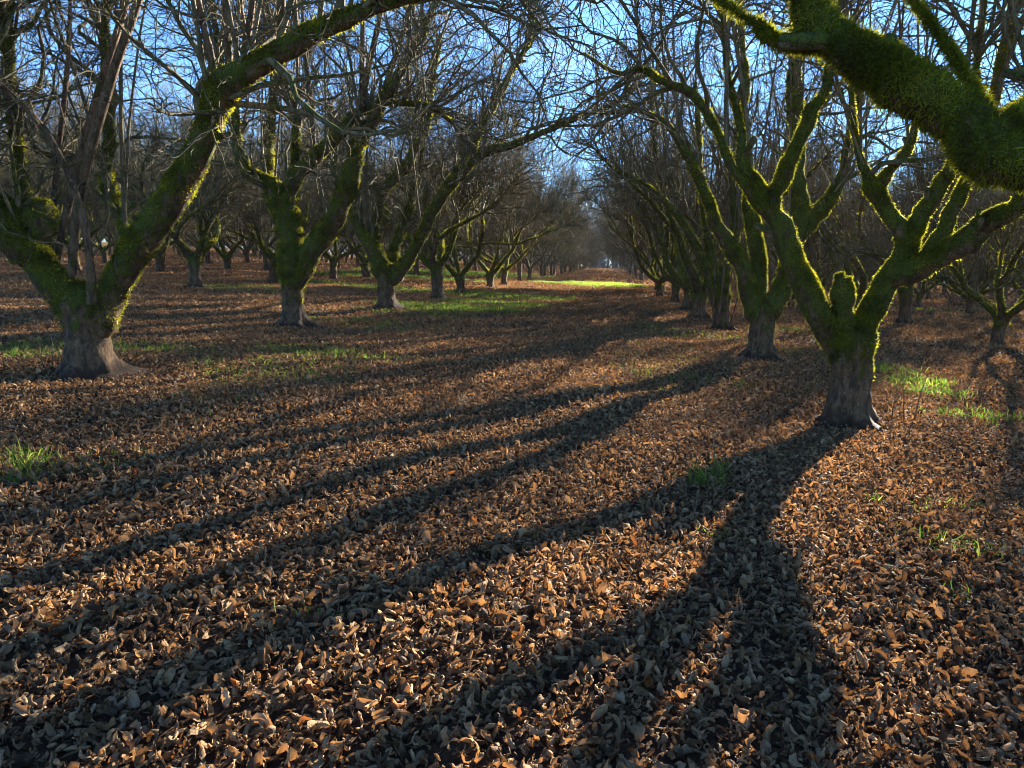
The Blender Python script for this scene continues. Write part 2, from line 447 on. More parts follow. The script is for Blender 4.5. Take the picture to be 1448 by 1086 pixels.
def hero(base, h, r, limbs, seed, label, lean=None, whips=(), moss=(900, 0.035, 0.006), dens=1.0, tmin=0.3, flare=1.0, auto=0, mz=None, fine=1.0, top=1.2, slim=0.86, cover=0.0):
    """a tree whose limbs follow the photograph. limbs: [(px,py,dY,width px) ...] lists; base: ground point"""
    rng = np.random.default_rng(seed)
    b = np.array([base[0], base[1], gz(base[0], base[1])])
    root = empty('hazelnut_tree', b); tag(root, label, 'tree', GROUP)
    def conv(l, n=46, w=0.008):
        pts = []; rad = []
        for (px, py, dy, wp) in l:
            q = P(px, py, base[1] + dy); pts.append(q - b); rad.append(wp / 2 * ((q - CAM) @ FW) / F * slim)
        p, q = catmull(pts, rad, n)
        if n > 20:
            k = rng.standard_normal((n // 4 + 2, 3)) * np.array([1, 1, 1.0]); k[0] = 0; kr = rng.uniform(0.86 - 0.1 * cover, 1.18 + 0.12 * cover, n // 4 + 2)
            xs = np.arange(n) / 4.0
            p += np.stack([np.interp(xs, np.arange(len(k)), k[:, j]) for j in range(3)], 1) * np.minimum(q, 0.05)[:, None] * 0.38
            q *= np.interp(xs, np.arange(len(kr)), kr)
        p[1:] += rng.standard_normal(p[1:].shape) * w * 0.5 * np.minimum(1, q[1:, None] / 0.06)
        return p, q
    L = []
    for l in limbs:
        p, q = conv(l)
        if p[0, 2] < h * 1.05 and abs(p[0, 0]) < r * 1.3:
            c = np.array([[lean[0] if lean else 0, lean[1] if lean else 0, p[0, 2] - 0.30], [0.6 * p[0, 0], 0.6 * p[0, 1], p[0, 2] - 0.12]])
            p = np.concatenate([c, p]); q = np.concatenate([[q[0] * 0.35, q[0] * 0.8], q])
        L.append((p, q))
    lean = lean if lean is not None else (0, 0)
    trunk_part(h, r, rng, root, lean, int(moss[0] * 1.2), moss[1], moss[2], flare=flare, z0=mz, top=top)
    if auto: L += auto_limbs(rng, h, r, auto)
    for p, q in L:
        ln = np.sum(np.linalg.norm(np.diff(p, axis=0), axis=1))
        limb_part(p, q, rng, root, int(moss[0] * ln * (0.35 + 6 * q.mean())), moss[1], moss[2], cover=cover)
    ex = None
    if whips:
        W = [conv(l, 9, 0.004) for l in whips]
        ex = (np.stack([w[0] for w in W]), np.stack([w[1] for w in W]))
        for p, q in W:
            V, Q, NO = tubes(p[None], q[None], 9, rng, 0.02, 0.05)
            mesh_obj('shoot', V, Q, BARK, root, {'moss': np.clip(0.22 + 0.25 * NO[:, 2] + 0.25 * np.clip(1 - (V[:, 2] - p[0, 2]) / 0.5, 0, 1), 0, 1)})
    LL = [l for l in L if np.sum(np.linalg.norm(np.diff(l[0], axis=0), axis=1)) > 1.2]
    V, Q, A = crown_parts(LL, rng, dens, 0.88, tmin, ex, fine)
    mesh_obj('crown', V, Q, TWIG, root, {'moss': A})
    return root

def variant(seed, far=False, r=None, dens=1.0, size=1.0):
    """a tree from which copies are made (unplaced)"""
    rng = np.random.default_rng(seed)
    h = rng.uniform(0.7, 1.2); r = r or rng.uniform(0.145, 0.235)
    root = empty('hazelnut_tree', (0, 0, 0))
    lean = rng.uniform(-0.13, 0.13, 2)
    L = auto_limbs(rng, h, r, size=size)
    L = [(p + np.array([lean[0], lean[1], 0]), q) for p, q in L]
    if not far:
        trunk_part(h, r, rng, root, lean, 500, 0.05, 0.009)
        for p, q in L:
            ln = np.sum(np.linalg.norm(np.diff(p, axis=0), axis=1))
            limb_part(p, q, rng, root, int(420 * ln * (0.3 + 6 * q.mean())), 0.055, 0.010, S=10)
        V, Q, A = crown_parts(L, rng, dens, 0.8)
        mesh_obj('crown', V, Q, TWIG, root, {'moss': A})
    else:
        V, Q, NO = trunk_mesh(h, r, rng, lean, 10)
        parts = [(V, Q, np.clip((V[:, 2] - h * 0.5) / (0.5 * h), 0, 1) * 0.75)]
        for p, q in L:
            p, q = resamp(p, q, 12)
            V, Q, NO = tubes(p[None], q[None], 7, rng, 0.03, 0.08)
            parts.append((V, Q, moss_attr(V, NO, rng)))
        V, Q, A = merge(parts); t = mesh_obj('trunk', V, Q, BARK, root, {'moss': A})
        V, Q, A = crown_parts(L, rng, 1.45, 1.25, fine=0.95)
        mesh_obj('crown', V, Q, TWIG, root, {'moss': A})
    return root

def copy_tree(o, parent=None):
    c = o.copy(); COL.objects.link(c); c.parent = parent
    for ch in o.children: copy_tree(ch, c)
    return c

# ------------------------------------------------------------------ the named trees
gR1 = G(1200, 600); gR2 = G(1075, 508); gR3 = G(1020, 467)
gL1 = G(128, 532); gL2 = G(416, 463); gL3 = G(547, 437)

hero(gR1, 1.0, 0.215, [
    [(1190, 500, 0, 46), (1162, 455, -.1, 47), (1140, 408, -.15, 41), (1120, 360, -.2, 39), (1106, 318, -.25, 38), (1082, 290, -.3, 42), (1062, 262, -.3, 26), (1040, 232, -.25, 19), (1016, 190, -.2, 17), (985, 142, -.15, 15), (946, 116, -.1, 13), (908, 98, .1, 11), (872, 104, .3, 7), (824, 76, .5, 5)],
    [(1088, 292, -.3, 34), (1102, 258, -.3, 27), (1124, 212, -.35, 23), (1146, 165, -.4, 20), (1170, 115, -.4, 17), (1185, 50, -.4, 14), (1190, -40, -.4, 11)],
    [(1196, 490, -.05, 40), (1194, 450, -.12, 34), (1193, 415, -.12, 36), (1192, 394, -.12, 26)],
    [(1203, 495, 0, 48), (1235, 432, -.05, 45), (1262, 388, -.1, 43), (1282, 342, -.15, 37), (1264, 310, -.1, 33), (1242, 278, -.05, 30), (1226, 256, 0, 22), (1212, 215, .1, 12), (1205, 150, .2, 9), (1200, 60, .3, 7)],
    [(1280, 345, -.15, 37), (1302, 306, -.2, 32), (1328, 268, -.3, 29), (1350, 228, -.35, 24), (1372, 160, -.4, 19), (1385, 80, -.4, 14), (1392, -20, -.4, 9)],
    [(1262, 392, -.1, 43), (1310, 375, -.4, 43), (1360, 342, -.7, 40), (1402, 312, -1.0, 36), (1440, 288, -1.2, 30), (1480, 255, -1.4, 23), (1520, 200, -1.5, 16)],
    [(1300, 376, -.3, 24), (1334, 320, -.3, 24), (1360, 265, -.3, 22), (1392, 190, -.2, 19), (1420, 90, .2, 17), (1440, -30, .3, 12)],
    [(1232, 268, 0, 22), (1262, 236, -.05, 16), (1286, 204, -.1, 14), (1300, 150, -.1, 9), (1310, 80, -.1, 6)],
    [(1070, 275, -.3, 28), (1054, 228, -.3, 20), (1046, 180, -.2, 15), (1030, 110, -.1, 12), (1022, 20, 0, 9)],
], 16, 'hazelnut tree with a rounded mossy stub in its fork, casting the long forked shadow', moss=(4500, 0.028, 0.0042), lean=(-0.03, 0), mz=0.55, dens=0.7, fine=1.25, tmin=0.55, slim=0.78)

hero(np.array([2.45, 2.45, 0]), 1.0, 0.2, [
    [(1840, 640, .0, 130), (1700, 450, .25, 110), (1560, 290, .5, 100), (1470, 238, .6, 92), (1390, 200, .65, 88), (1300, 142, .7, 84), (1215, 80, .75, 78), (1165, 42, .8, 72), (1150, -20, .85, 64), (1150, -110, 1.0, 50), (1120, -230, 1.2, 40)],
    [(1150, 62, .8, 26), (1105, 58, .82, 17), (1060, 30, .85, 14), (1010, -8, .9, 12), (950, -50, 1.0, 9)],
    [(1440, 225, .6, 74), (1432, 180, .75, 50), (1470, 130, .95, 40), (1500, 40, 1.1, 34), (1510, -80, 1.2, 28)],
    [(1412, 176, .7, 13), (1368, 110, .8, 9), (1330, 50, .9, 8), (1286, -8, 1.0, 7), (1240, -60, 1.1, 5)],
], 12, 'tree beyond the frame edge whose thick shaggy moss covered limb slants overhead', moss=(30000, 0.034, 0.0021), dens=0.35, tmin=0.75, fine=0.8, slim=0.68, cover=0.7)

hero(gR2, 0.98, 0.235, [
    [(1068, 440, 0, 34), (1056, 400, -.1, 30), (1040, 362, -.2, 27), (1022, 330, -.3, 21), (1005, 300, -.35, 17), (985, 250, -.3, 14), (960, 200, -.2, 11), (925, 165, 0, 9), (880, 150, .2, 6)],
    [(1076, 435, .1, 30), (1072, 385, .1, 28), (1068, 335, .2, 26), (1062, 270, .3, 20), (1050, 190, .4, 15), (1052, 100, .4, 12), (1045, 0, .4, 8)],
    [(1086, 440, 0, 38), (1106, 405, .1, 34), (1118, 370, .15, 30), (1126, 300, .2, 27), (1128, 230, .2, 24), (1124, 150, .3, 24), (1128, 60, .35, 18), (1130, -40, .4, 12)],
    [(1122, 340, .2, 26), (1160, 300, .5, 22), (1190, 250, .8, 18), (1205, 180, 1.0, 14), (1210, 90, 1.0, 10)],
], 13, 'mossy hazelnut tree on a dark soil mound just behind the tree with the forked shadow', moss=(3000, 0.036, 0.006), flare=1.35, dens=1.1, tmin=0.4)

hero(gR3, 0.95, 0.2, [
    [(1014, 425, 0, 20), (1000, 385, -.2, 17), (985, 350, -.4, 14), (965, 315, -.5, 12), (940, 285, -.4, 10), (905, 255, -.2, 7), (870, 240, 0, 5)],
    [(1022, 420, 0, 20), (1028, 380, .3, 17), (1040, 330, .6, 14), (1035, 260, .7, 11), (1040, 180, .8, 8)],
    [(1018, 420, 0, 18), (1004, 360, .5, 15), (995, 290, .8, 12), (990, 220, .9, 9), (985, 140, 1.0, 7)],
], 14, 'hazelnut tree with thin straight suckers rising beside its trunk, third along the aisle', moss=(1300, 0.045, 0.008),
     whips=[[(1008, 468, -.2, 3.0), (1010, 400, -.2, 2.7), (1013, 320, -.2, 2.4), (1016, 230, -.2, 1.8), (1018, 150, -.2, 1.2)],
            [(1024, 468, -.3, 3.0), (1030, 410, -.3, 2.4), (1042, 350, -.3, 2.4), (1050, 290, -.3, 1.8), (1056, 220, -.3, 1.2)],
            [(1014, 470, -.35, 2.4), (1020, 420, -.35, 2.4), (1026, 340, -.35, 2.1), (1030, 260, -.35, 1.8), (1031, 170, -.35, 1.2)],
            [(1030, 466, -.1, 2.4), (1044, 420, -.1, 2.1), (1052, 390, -.1, 1.8), (1058, 360, -.1, 1.2), (1060, 340, -.1, 0.9)]])

hero(gL1, 0.92, 0.235, [
    [(112, 452, 0, 62), (84, 408, -.05, 58), (55, 372, -.1, 52), (26, 345, -.2, 52), (0, 310, -.3, 52), (-30, 265, -.4, 48), (-60, 200, -.5, 40), (-80, 100, -.5, 32), (-60, 0, -.6, 24), (-40, -120, -.6, 16)],
    [(142, 455, 0, 56), (162, 412, 0, 52), (190, 362, -.1, 50), (226, 305, -.2, 48), (264, 238, -.3, 48), (298, 172, -.4, 50), (322, 124, -.5, 54), (362, 92, -.55, 42), (410, 62, -.6, 37), (460, 37, -.65, 32), (520, 14, -.7, 27), (580, -6, -.7, 22), (660, -30, -.6, 16), (740, -45, -.4, 10)],
    [(128, 450, .1, 50), (150, 405, .4, 30), (180, 350, .8, 26), (168, 300, 1.2, 22), (150, 250, 1.5, 20), (158, 170, 1.7, 17), (150, 80, 1.8, 14), (150, -20, 1.8, 10)],
    [(36, 372, -.1, 44), (48, 335, -.05, 58), (56, 304, 0, 46), (60, 288, 0, 18)],
    [(20, 350, -.2, 40), (36, 290, 0, 24), (22, 220, .1, 20), (12, 120, .2, 17), (8, 20, .2, 15), (5, -80, .2, 11)],
], 21, 'hazelnut tree with pale lower trunk and a broad open V of mossy limbs', moss=(4000, 0.034, 0.005), flare=1.25, dens=1.9, fine=1.35, slim=0.82, tmin=0.4, mz=0.5,
     whips=[[(102, 390, -.1, 15), (106, 330, -.1, 17), (122, 235, -.15, 18), (158, 110, -.2, 17), (198, -5, -.2, 14), (235, -110, -.2, 10)],
            [(78, 380, .1, 11), (92, 310, .1, 13), (120, 200, .1, 14), (150, 95, .1, 13), (182, -5, .1, 11), (210, -100, .1, 8)],
            [(130, 430, -.25, 18), (128, 370, -.28, 14), (112, 285, -.3, 12), (72, 195, -.3, 11), (22, 138, -.3, 10), (-20, 105, -.3, 8)],
            [(70, 380, .3, 9), (75, 300, .4, 10), (84, 200, .4, 9), (96, 90, .4, 8), (100, -10, .4, 6), (104, -100, .4, 4)],
            [(306, 118, -.5, 13), (300, 85, -.5, 13), (290, 45, -.5, 12), (278, -10, -.5, 11), (262, -80, -.5, 9)],
            [(324, 110, -.45, 14), (323, 70, -.45, 14), (321, 30, -.45, 13), (319, -20, -.45, 12), (318, -90, -.45, 9)],
            [(342, 98, -.5, 11), (348, 60, -.5, 12), (355, 20, -.5, 11), (360, -30, -.5, 10), (362, -90, -.5, 8)],
            [(396, 78, -.58, 17), (398, 40, -.58, 15), (398, 0, -.58, 14), (397, -50, -.58, 12), (395, -110, -.58, 9)],
            [(330, 140, -.3, 9), (348, 60, .1, 9), (340, 10, .3, 8), (345, -40, .4, 6), (350, -90, .5, 5)]])

hero(gL2, 1.25, 0.215, [
    [(414, 400, 0, 40), (411, 350, 0, 42), (404, 300, 0, 38), (384, 266, -.1, 25), (348, 236, -.2, 20), (336, 198, -.2, 16), (332, 150, -.1, 12), (310, 90, 0, 9), (300, 0, .1, 7)],
    [(404, 300, 0, 32), (418, 254, -.1, 24), (444, 226, -.2, 23), (482, 188, -.3, 22), (512, 158, -.3, 16), (556, 146, -.3, 11), (600, 150, -.2, 8), (640, 172, -.1, 6)],
    [(420, 250, -.05, 16), (418, 205, 0, 15), (416, 170, .1, 13), (404, 122, .2, 11), (392, 90, .2, 9), (380, 20, .3, 7)],
    [(424, 392, 0, 36), (440, 356, -.1, 33), (462, 326, -.2, 30), (482, 296, -.3, 30), (496, 250, -.4, 29), (506, 200, -.5, 25), (530, 166, -.6, 19), (556, 116, -.7, 15), (590, 60, -.7, 12), (620, -10, -.6, 9)],
    [(408, 340, 0, 30), (390, 290, .6, 22), (378, 230, 1.0, 17), (385, 140, 1.3, 13), (400, 40, 1.4, 9)],
], 22, 'hazelnut tree with moss running down its trunk and a spreading dark base', moss=(2600, 0.04, 0.007), flare=1.7, mz=0.45, dens=1.8, fine=1.35,
     whips=[[(498, 240, -.4, 13), (508, 170, -.4, 12), (520, 100, -.4, 11), (534, 40, -.4, 9), (548, -40, -.4, 7)],
            [(508, 190, -.4, 10), (512, 130, -.3, 9), (512, 70, -.3, 8), (513, 10, -.3, 7), (514, -60, -.3, 5)],
            [(530, 160, -.5, 9), (556, 90, -.4, 9), (572, 40, -.4, 8), (585, -10, -.4, 7), (600, -60, -.4, 5)],
            [(444, 226, -.2, 10), (440, 150, -.2, 8), (432, 90, -.2, 7), (428, 20, -.2, 6), (425, -50, -.2, 4)]])

hero(gL3, 1.15, 0.245, [
    [(545, 390, 0, 28), (532, 362, -.1, 26), (512, 328, -.2, 21), (500, 302, -.2, 15), (486, 270, -.1, 11), (470, 220, 0, 9), (465, 150, .1, 7)],
    [(526, 350, -.1, 18), (532, 308, .1, 15), (540, 276, .2, 16), (562, 248, .3, 17), (582, 222, .3, 14), (602, 180, .3, 11), (612, 120, .3, 8), (622, 50, .3, 6)],
    [(558, 390, 0, 28), (574, 372, 0, 22), (598, 334, -.2, 19), (622, 280, -.4, 18), (652, 244, -.5, 17), (692, 214, -.7, 13), (742, 198, -.9, 11), (802, 174, -1.0, 9), (862, 148, -1.1, 7), (900, 116, -1.2, 5)],
    [(640, 258, -.45, 17), (664, 215, -.3, 15), (690, 160, -.1, 13), (718, 112, 0, 10), (745, 60, .1, 8), (760, 0, .2, 6)],
    [(552, 390, .2, 22), (562, 340, .8, 17), (578, 300, 1.3, 14), (590, 240, 1.6, 11), (600, 160, 1.8, 8)],
], 23, 'hazelnut tree whose long low mossy limb reaches out over the aisle', moss=(1400, 0.05, 0.009), flare=1.3, dens=2.2, fine=1.4)

# ------------------------------------------------------------------ the rest of the orchard: copies of a few trees
NEARV = [variant(100 + i, dens=2.0, size=1.15) for i in range(4)] + [variant(110 + i, dens=1.25, size=1.1) for i in range(4)]   # dense crowns, open crowns
FARV = [variant(200 + i, far=True, size=1.15) for i in range(6)]
ORD = ['first', 'second', 'third', 'fourth', 'fifth', 'sixth', 'seventh', 'eighth', 'ninth', 'tenth', 'eleventh', 'twelfth', 'thirteenth', 'fourteenth', 'fifteenth', 'sixteenth', 'seventeenth', 'eighteenth', 'nineteenth', 'twentieth']
rs = random.Random(5)
ROWS = {}
def row(k, X, ys): ROWS[k] = [(X + rs.uniform(-.25, .25), y + rs.uniform(-.35, .35)) for y in ys]
row(0, 2.5, [24.2, 28.6, 34.2, 39.8, 45.5, 51.3] + [74.5 + 5.8 * i for i in range(24)])
row(-1, -6.3, [26.4, 32.5, 39.3, 46] + [52.3 + 6.2 * i for i in range(26)])
row(-2, -14.5, [25.4, 31.8, 37.8, 43.4, 49.5] + [56 + 6.2 * i for i in range(22)])
row(1, 9.8, [9.3, 15.4, 21.3, 27.0, 33, 39, 45, 51, 57, 63] + [93 + 6 * i for i in range(14)])
row(2, 16.6, [20, 26.5, 33, 39, 45, 51] + [57 + 6 * i for i in range(16)])
for k in range(-3, -13, -1): row(k, -14.5 + (k + 2) * 8.3, [18 + (k * 1.9) % 3 + 6.2 * i for i in range(22)])
for k in range(3, 9): row(k, 16.6 + (k - 2) * 8.2, [22 + (k * 2.3) % 3 + 6.1 * i for i in range(20)])
cands = []
for k, pts in ROWS.items():
    for x, y in pts:
        px, py, dep = to_px(x, y)
        mr = 3.8 / dep * F
        if px < -0.6 * mr - 20 or px > 1448 + (2.0 * mr if y < 35 else 0.6 * mr): continue
        cands.append((y + 0.25 * abs(x), k, x, y, float(px)))
cands.sort()
BEYOND = cands[285:]
cands = cands[:285]
def phrase(k):
    if k == 0: return 'row bordering the aisle on the right'
    if k == -1: return 'row bordering the aisle on the left'
    n = ORD[abs(k)] if k > 0 else ORD[-k - 1]
    return f'{n} row {"right" if k > 0 else "left"} of the aisle'
count = {0: 3, -1: 3}
kinds = ['mossy', 'bare', 'crooked']
used = set()
for _, k, x, y, px in sorted(cands, key=lambda c: (c[1], c[3])):
    far = y > 46
    pool = FARV if far else NEARV
    v = rs.randrange(len(pool)) if far else (rs.randrange(4) if k < 0 else 4 + rs.randrange(4)); proto = pool[v]
    if (far, v) not in used: used.add((far, v)); o = proto
    else: o = copy_tree(proto)
    o.location = (x, y, float(gz(x, y)) - 0.02); o.rotation_euler = (0, 0, rs.uniform(0, 2 * math.pi)); s = rs.uniform(0.92, 1.1); sx = s * (0.74 if far and k in (0, -1) else 1); o.scale = (sx, sx, s * rs.uniform(0.95, 1.08))
    n = count.get(k, 0); count[k] = n + 1
    vis = -20 < px < 1468
    if not vis:
        tag(o, f'hazelnut crown reaching in from beyond the frame edge, {phrase(k)}', 'tree', f'edge trees of the {phrase(k)}')
        count[k] = n
    elif y < 72 and n < len(ORD):
        tag(o, f'{"mossy" if y < 46 else "slender"} hazelnut, {ORD[n]} from the front in the {phrase(k)}', 'tree', GROUP)
    else:
        tag(o, f'small far hazelnut tree deep in the {phrase(k)}', 'tree', f'far trees deep in the {phrase(k)}')
for pool, f in ((NEARV, False), (FARV, True)):
    for v, o in enumerate(pool):
        if (f, v) not in used:
            for c in list(o.children_recursive) + [o]: bpy.data.objects.remove(c)

# ------------------------------------------------------------------ root suckers beside trunks
def suckers(c, n, hgt, seed, label):
    rng = np.random.default_rng(seed)
    st = np.stack([c[0] + rng.uniform(-.12, .12, n), c[1] + rng.uniform(-.12, .12, n), np.zeros(n)], 1)
    st[:, 2] = gz(st[:, 0], st[:, 1])
    b = np.array([c[0], c[1], float(gz(c[0], c[1]))])
    d = nrm(rng.standard_normal((n, 3)) * 0.25 + np.array([0, 0, 1]))
    p, q = grow(st - b, d, hgt * rng.uniform(.6, 1.1, n), np.full(n, .008), np.full(n, .003), 7, 0.08, 0.02, rng)
    V, Q, NO = tubes(p, q, 5, rng)
    parts = [(V, Q, np.zeros(len(V)))]
    pp, dd, rr = sprout(p, q, n * 2, .4, .9, rng)
    p2, q2 = grow(pp, deflect(dd, .4, .8, rng), hgt * rng.uniform(.15, .35, n * 2), np.full(n * 2, .004), np.full(n * 2, .002), 5, .12, .02, rng)
    V, Q, NO = tubes(p2, q2, 4, rng); parts.append((V, Q, np.zeros(len(V))))
    V, Q, A = merge(parts)
    o = mesh_obj('root_sucker', V, Q, TWIG, None, {'moss': A}); o.location = b
    tag(o, label, 'shoot', 'bare sucker shoots by the trunks')
suckers(G(1276, 596), 4, 0.5, 1, 'short dark bare shoots by the foot of the tree with the mossy stub')
suckers(G(78, 524), 3, 0.35, 2, 'thin bare shoots by the foot of the tree with the pale trunk')
suckers(G(168, 512), 2, 0.3, 3, 'few bare shoots in the grass behind the pale trunk')

# ------------------------------------------------------------------ the orchard floor
def ground_sheet():
    xs = np.unique(np.concatenate([np.linspace(-14, 14, 141), np.linspace(-120, 120, 121), np.linspace(-700, 700, 57)]))
    ys = np.unique(np.concatenate([np.linspace(-6, 24, 151), np.linspace(-30, 216, 165)]))
    X, Y = np.meshgrid(xs, ys, indexing='ij'); Z = gz(X, Y)
    V = np.stack([X, Y, Z], -1).reshape(-1, 3)
    i = np.arange(X.size).reshape(X.shape)
    Q = np.stack([i[:-1, :-1], i[1:, :-1], i[1:, 1:], i[:-1, 1:]], -1).reshape(-1, 4)
    return V, Q
V, Q = ground_sheet()
tag(mesh_obj('ground', V, Q, mat_ground()), kind='structure')
def far_field():
    xs = np.linspace(-700, 700, 57); ys = np.concatenate([[215.5], np.linspace(240, 600, 12)])
    X, Y = np.meshgrid(xs, ys, indexing='ij'); Z = SLOPE * np.clip(X, -220, 220) + 0.02
    i = np.arange(X.size).reshape(X.shape)
    return np.stack([X, Y, Z], -1).reshape(-1, 3), np.stack([i[:-1, :-1], i[1:, :-1], i[1:, 1:], i[:-1, 1:]], -1).reshape(-1, 4)
V, Q = far_field()
tag(mesh_obj('far_field', V, Q, mat_plain('pale_field', (0.13, 0.17, 0.05), (0.18, 0.19, 0.08), 0.05)), kind='structure')

# ------------------------------------------------------------------ fallen leaves
def leaf_mesh(C, L, nu, nv, rng, tilt):
    """N curled dry leaves at points C with length L"""
    n = len(C)
    u = np.linspace(-1, 1, nu); v = np.linspace(0, 1, nv)
    wv = np.sin(math.pi * np.clip(v, 0.02, 0.985) ** 0.85) ** 0.75
    wid = 0.36 * rng.uniform(0.75, 1.15, n)[:, None, None] * wv[None, None, :] * u[None, :, None] * np.ones((n, 1, 1))
    wid *= np.where(rng.uniform(0, 1, n) < 0.22, 0.12, 1.0)[:, None, None]      # stalks and shreds
    wid *= 1 + 0.24 * rng.standard_normal((n, nu, nv))
    k = rng.choice([-1, 1], n, p=[0.3, 0.7]) * rng.uniform(3.5, 11.0, n); k = k[:, None, None]
    cr = rng.uniform(-0.35, 0.5, n)[:, None, None]
    th = wid * k
    x = np.sin(th) / k; z = (1 - np.cos(th)) / k + cr * np.abs(wid)
    lc = (rng.uniform(-1, 1, n) * 3.6 + 0.6)[:, None, None]
    lc = np.where(np.abs(lc) < 0.15, 0.15, lc)
    ph = lc * v[None, None, :]
    yy = np.sin(ph) / lc; zz = (1 - np.cos(ph)) / lc
    tw = (rng.uniform(-1.0, 1.0, n))[:, None, None] * (v[None, None, :] - 0.5)
    x2 = x * np.cos(tw) - z * np.sin(tw); z2 = x * np.sin(tw) + z * np.cos(tw)
    z2 = z2 + 0.05 * rng.standard_normal((n, nu, nv))
    loc = np.stack([x2, yy - z2 * np.sin(ph) * 0.8 - 0.4, zz + z2 * np.cos(ph)], -1)
    loc = loc * L[:, None, None, None]
    # orientation
    a = rng.uniform(0, 2 * math.pi, n); b = rng.standard_normal(n) * tilt; c = rng.standard_normal(n) * tilt
    def rot(x, i, j, an):
        ca, sa = np.cos(an)[:, None, None], np.sin(an)[:, None, None]
        p, q = x[..., i].copy(), x[..., j].copy()
        x[..., i] = p * ca - q * sa; x[..., j] = p * sa + q * ca
    rot(loc, 1, 2, b); rot(loc, 0, 2, c); rot(loc, 0, 1, a)
    # rest on the floor: sink so that most of the leaf is above it
    loc[..., 2] -= (loc[..., 2].min((1, 2)) * rng.uniform(0.6, 1.0, n))[:, None, None]
    V = (loc + C[:, None, None, :]).reshape(-1, 3)
    i = np.arange(nu * nv).reshape(nu, nv)
    q = np.stack([i[:-1, :-1], i[1:, :-1], i[1:, 1:], i[:-1, 1:]], -1).reshape(-1, 4)
    Q = (q[None] + (np.arange(n) * nu * nv)[:, None, None]).reshape(-1, 4)
    pal = np.array([[0.24, 0.150, 0.072], [0.31, 0.200, 0.098], [0.15, 0.089, 0.042], [0.38, 0.26, 0.135], [0.31, 0.135, 0.042], [0.09, 0.055, 0.030], [0.27, 0.180, 0.098]])
    ci = rng.choice(len(pal), n, p=[0.27, 0.23, 0.18, 0.12, 0.02, 0.09, 0.09])
    col = pal[ci] * rng.uniform(0.8, 1.2, (n, 1))
    colr = np.ones((n, nu * nv, 4)); colr[..., :3] = col[:, None]
    return V, Q, colr.reshape(-1, 4)

def scatter(d0, d1, dens, rng, margin=0.12):
    """random floor points between two depths inside the (widened) view wedge"""
    y0, y1 = d0, d1
    xl = lambda y: (-0.80 - margin) * y - 1.0
    xr = lambda y: (0.535 + margin) * y + 1.0
    wmax = xr(y1) - xl(y1)
    n = int(dens * wmax * (y1 - y0))
    y = rng.uniform(y0, y1, n); x = rng.uniform(xl(y1), xr(y1), n)
    ok = (x > xl(y)) & (x < xr(y)); x, y = x[ok], y[ok]
    return x, y

rng = np.random.default_rng(77)
GR = []   # grass patches: centre px, py, radius x (m), radius y (m), blades per m2, blade length
for g in [(70, 668, .45, .35, 260, .12), (30, 660, .3, .25, 260, .12), (232, 645, .15, .12, 120, .09), (280, 575, .5, .5, 60, .07), (470, 503, 1.1, .8, 190, .10), (400, 520, 1.0, .9, 120, .09), (345, 540, .6, .6, 70, .08),
          (60, 497, .9, .6, 160, .12), (180, 492, .9, .6, 150, .10), (30, 505, .5, .4, 150, .12), (255, 500, 1.0, .6, 60, .08),
          (1005, 682, .11, .09, 1500, .17), (985, 690, .10, .06, 900, .13), (1300, 545, .42, .55, 330, .13), (1265, 525, .35, .5, 260, .12), (1330, 560, .4, .4, 330, .12), (1390, 590, .42, .3, 260, .11), (1420, 600, .25, .2, 200, .10), (1350, 590, .4, .25, 160, .10),
          (940, 540, .7, .8, 90, .08), (900, 520, .6, .6, 60, .08), (1000, 545, .5, .5, 80, .08), (1310, 720, .3, .2, 240, .09), (1350, 780, .25, .2, 260, .09), (1340, 840, .14, .1, 170, .08), (1275, 815, .08, .06, 250, .07), (1390, 775, .25, .2, 90, .08), (1420, 720, .25, .2, 100, .07), (1290, 750, .3, .2, 90, .06), (1040, 760, .3, .15, 120, .06),
          (640, 438, 2.0, 1.3, 300, .14), (700, 431, 1.8, 1.3, 260, .14), (735, 421, 2.0, 1.8, 180, .14), (590, 442, 1.5, .9, 110, .11), (520, 460, 1.6, 1.0, 60, .10), (560, 466, 1.3, .8, 50, .10),
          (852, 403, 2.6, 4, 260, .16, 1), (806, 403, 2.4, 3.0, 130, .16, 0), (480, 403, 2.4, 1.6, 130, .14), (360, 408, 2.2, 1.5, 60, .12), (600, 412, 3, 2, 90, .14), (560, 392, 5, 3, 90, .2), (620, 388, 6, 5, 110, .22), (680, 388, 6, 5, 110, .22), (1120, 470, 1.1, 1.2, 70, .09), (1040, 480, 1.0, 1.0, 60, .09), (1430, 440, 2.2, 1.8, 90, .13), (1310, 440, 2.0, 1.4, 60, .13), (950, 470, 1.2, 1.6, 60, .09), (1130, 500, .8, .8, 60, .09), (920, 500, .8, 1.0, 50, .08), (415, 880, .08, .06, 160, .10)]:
    c = G(g[0], g[1]); GR.append((c[0], c[1], *(g[2:] if len(g) == 7 else (*g[2:], 0))))
LV, LQ, LC = [], [], []; off = 0
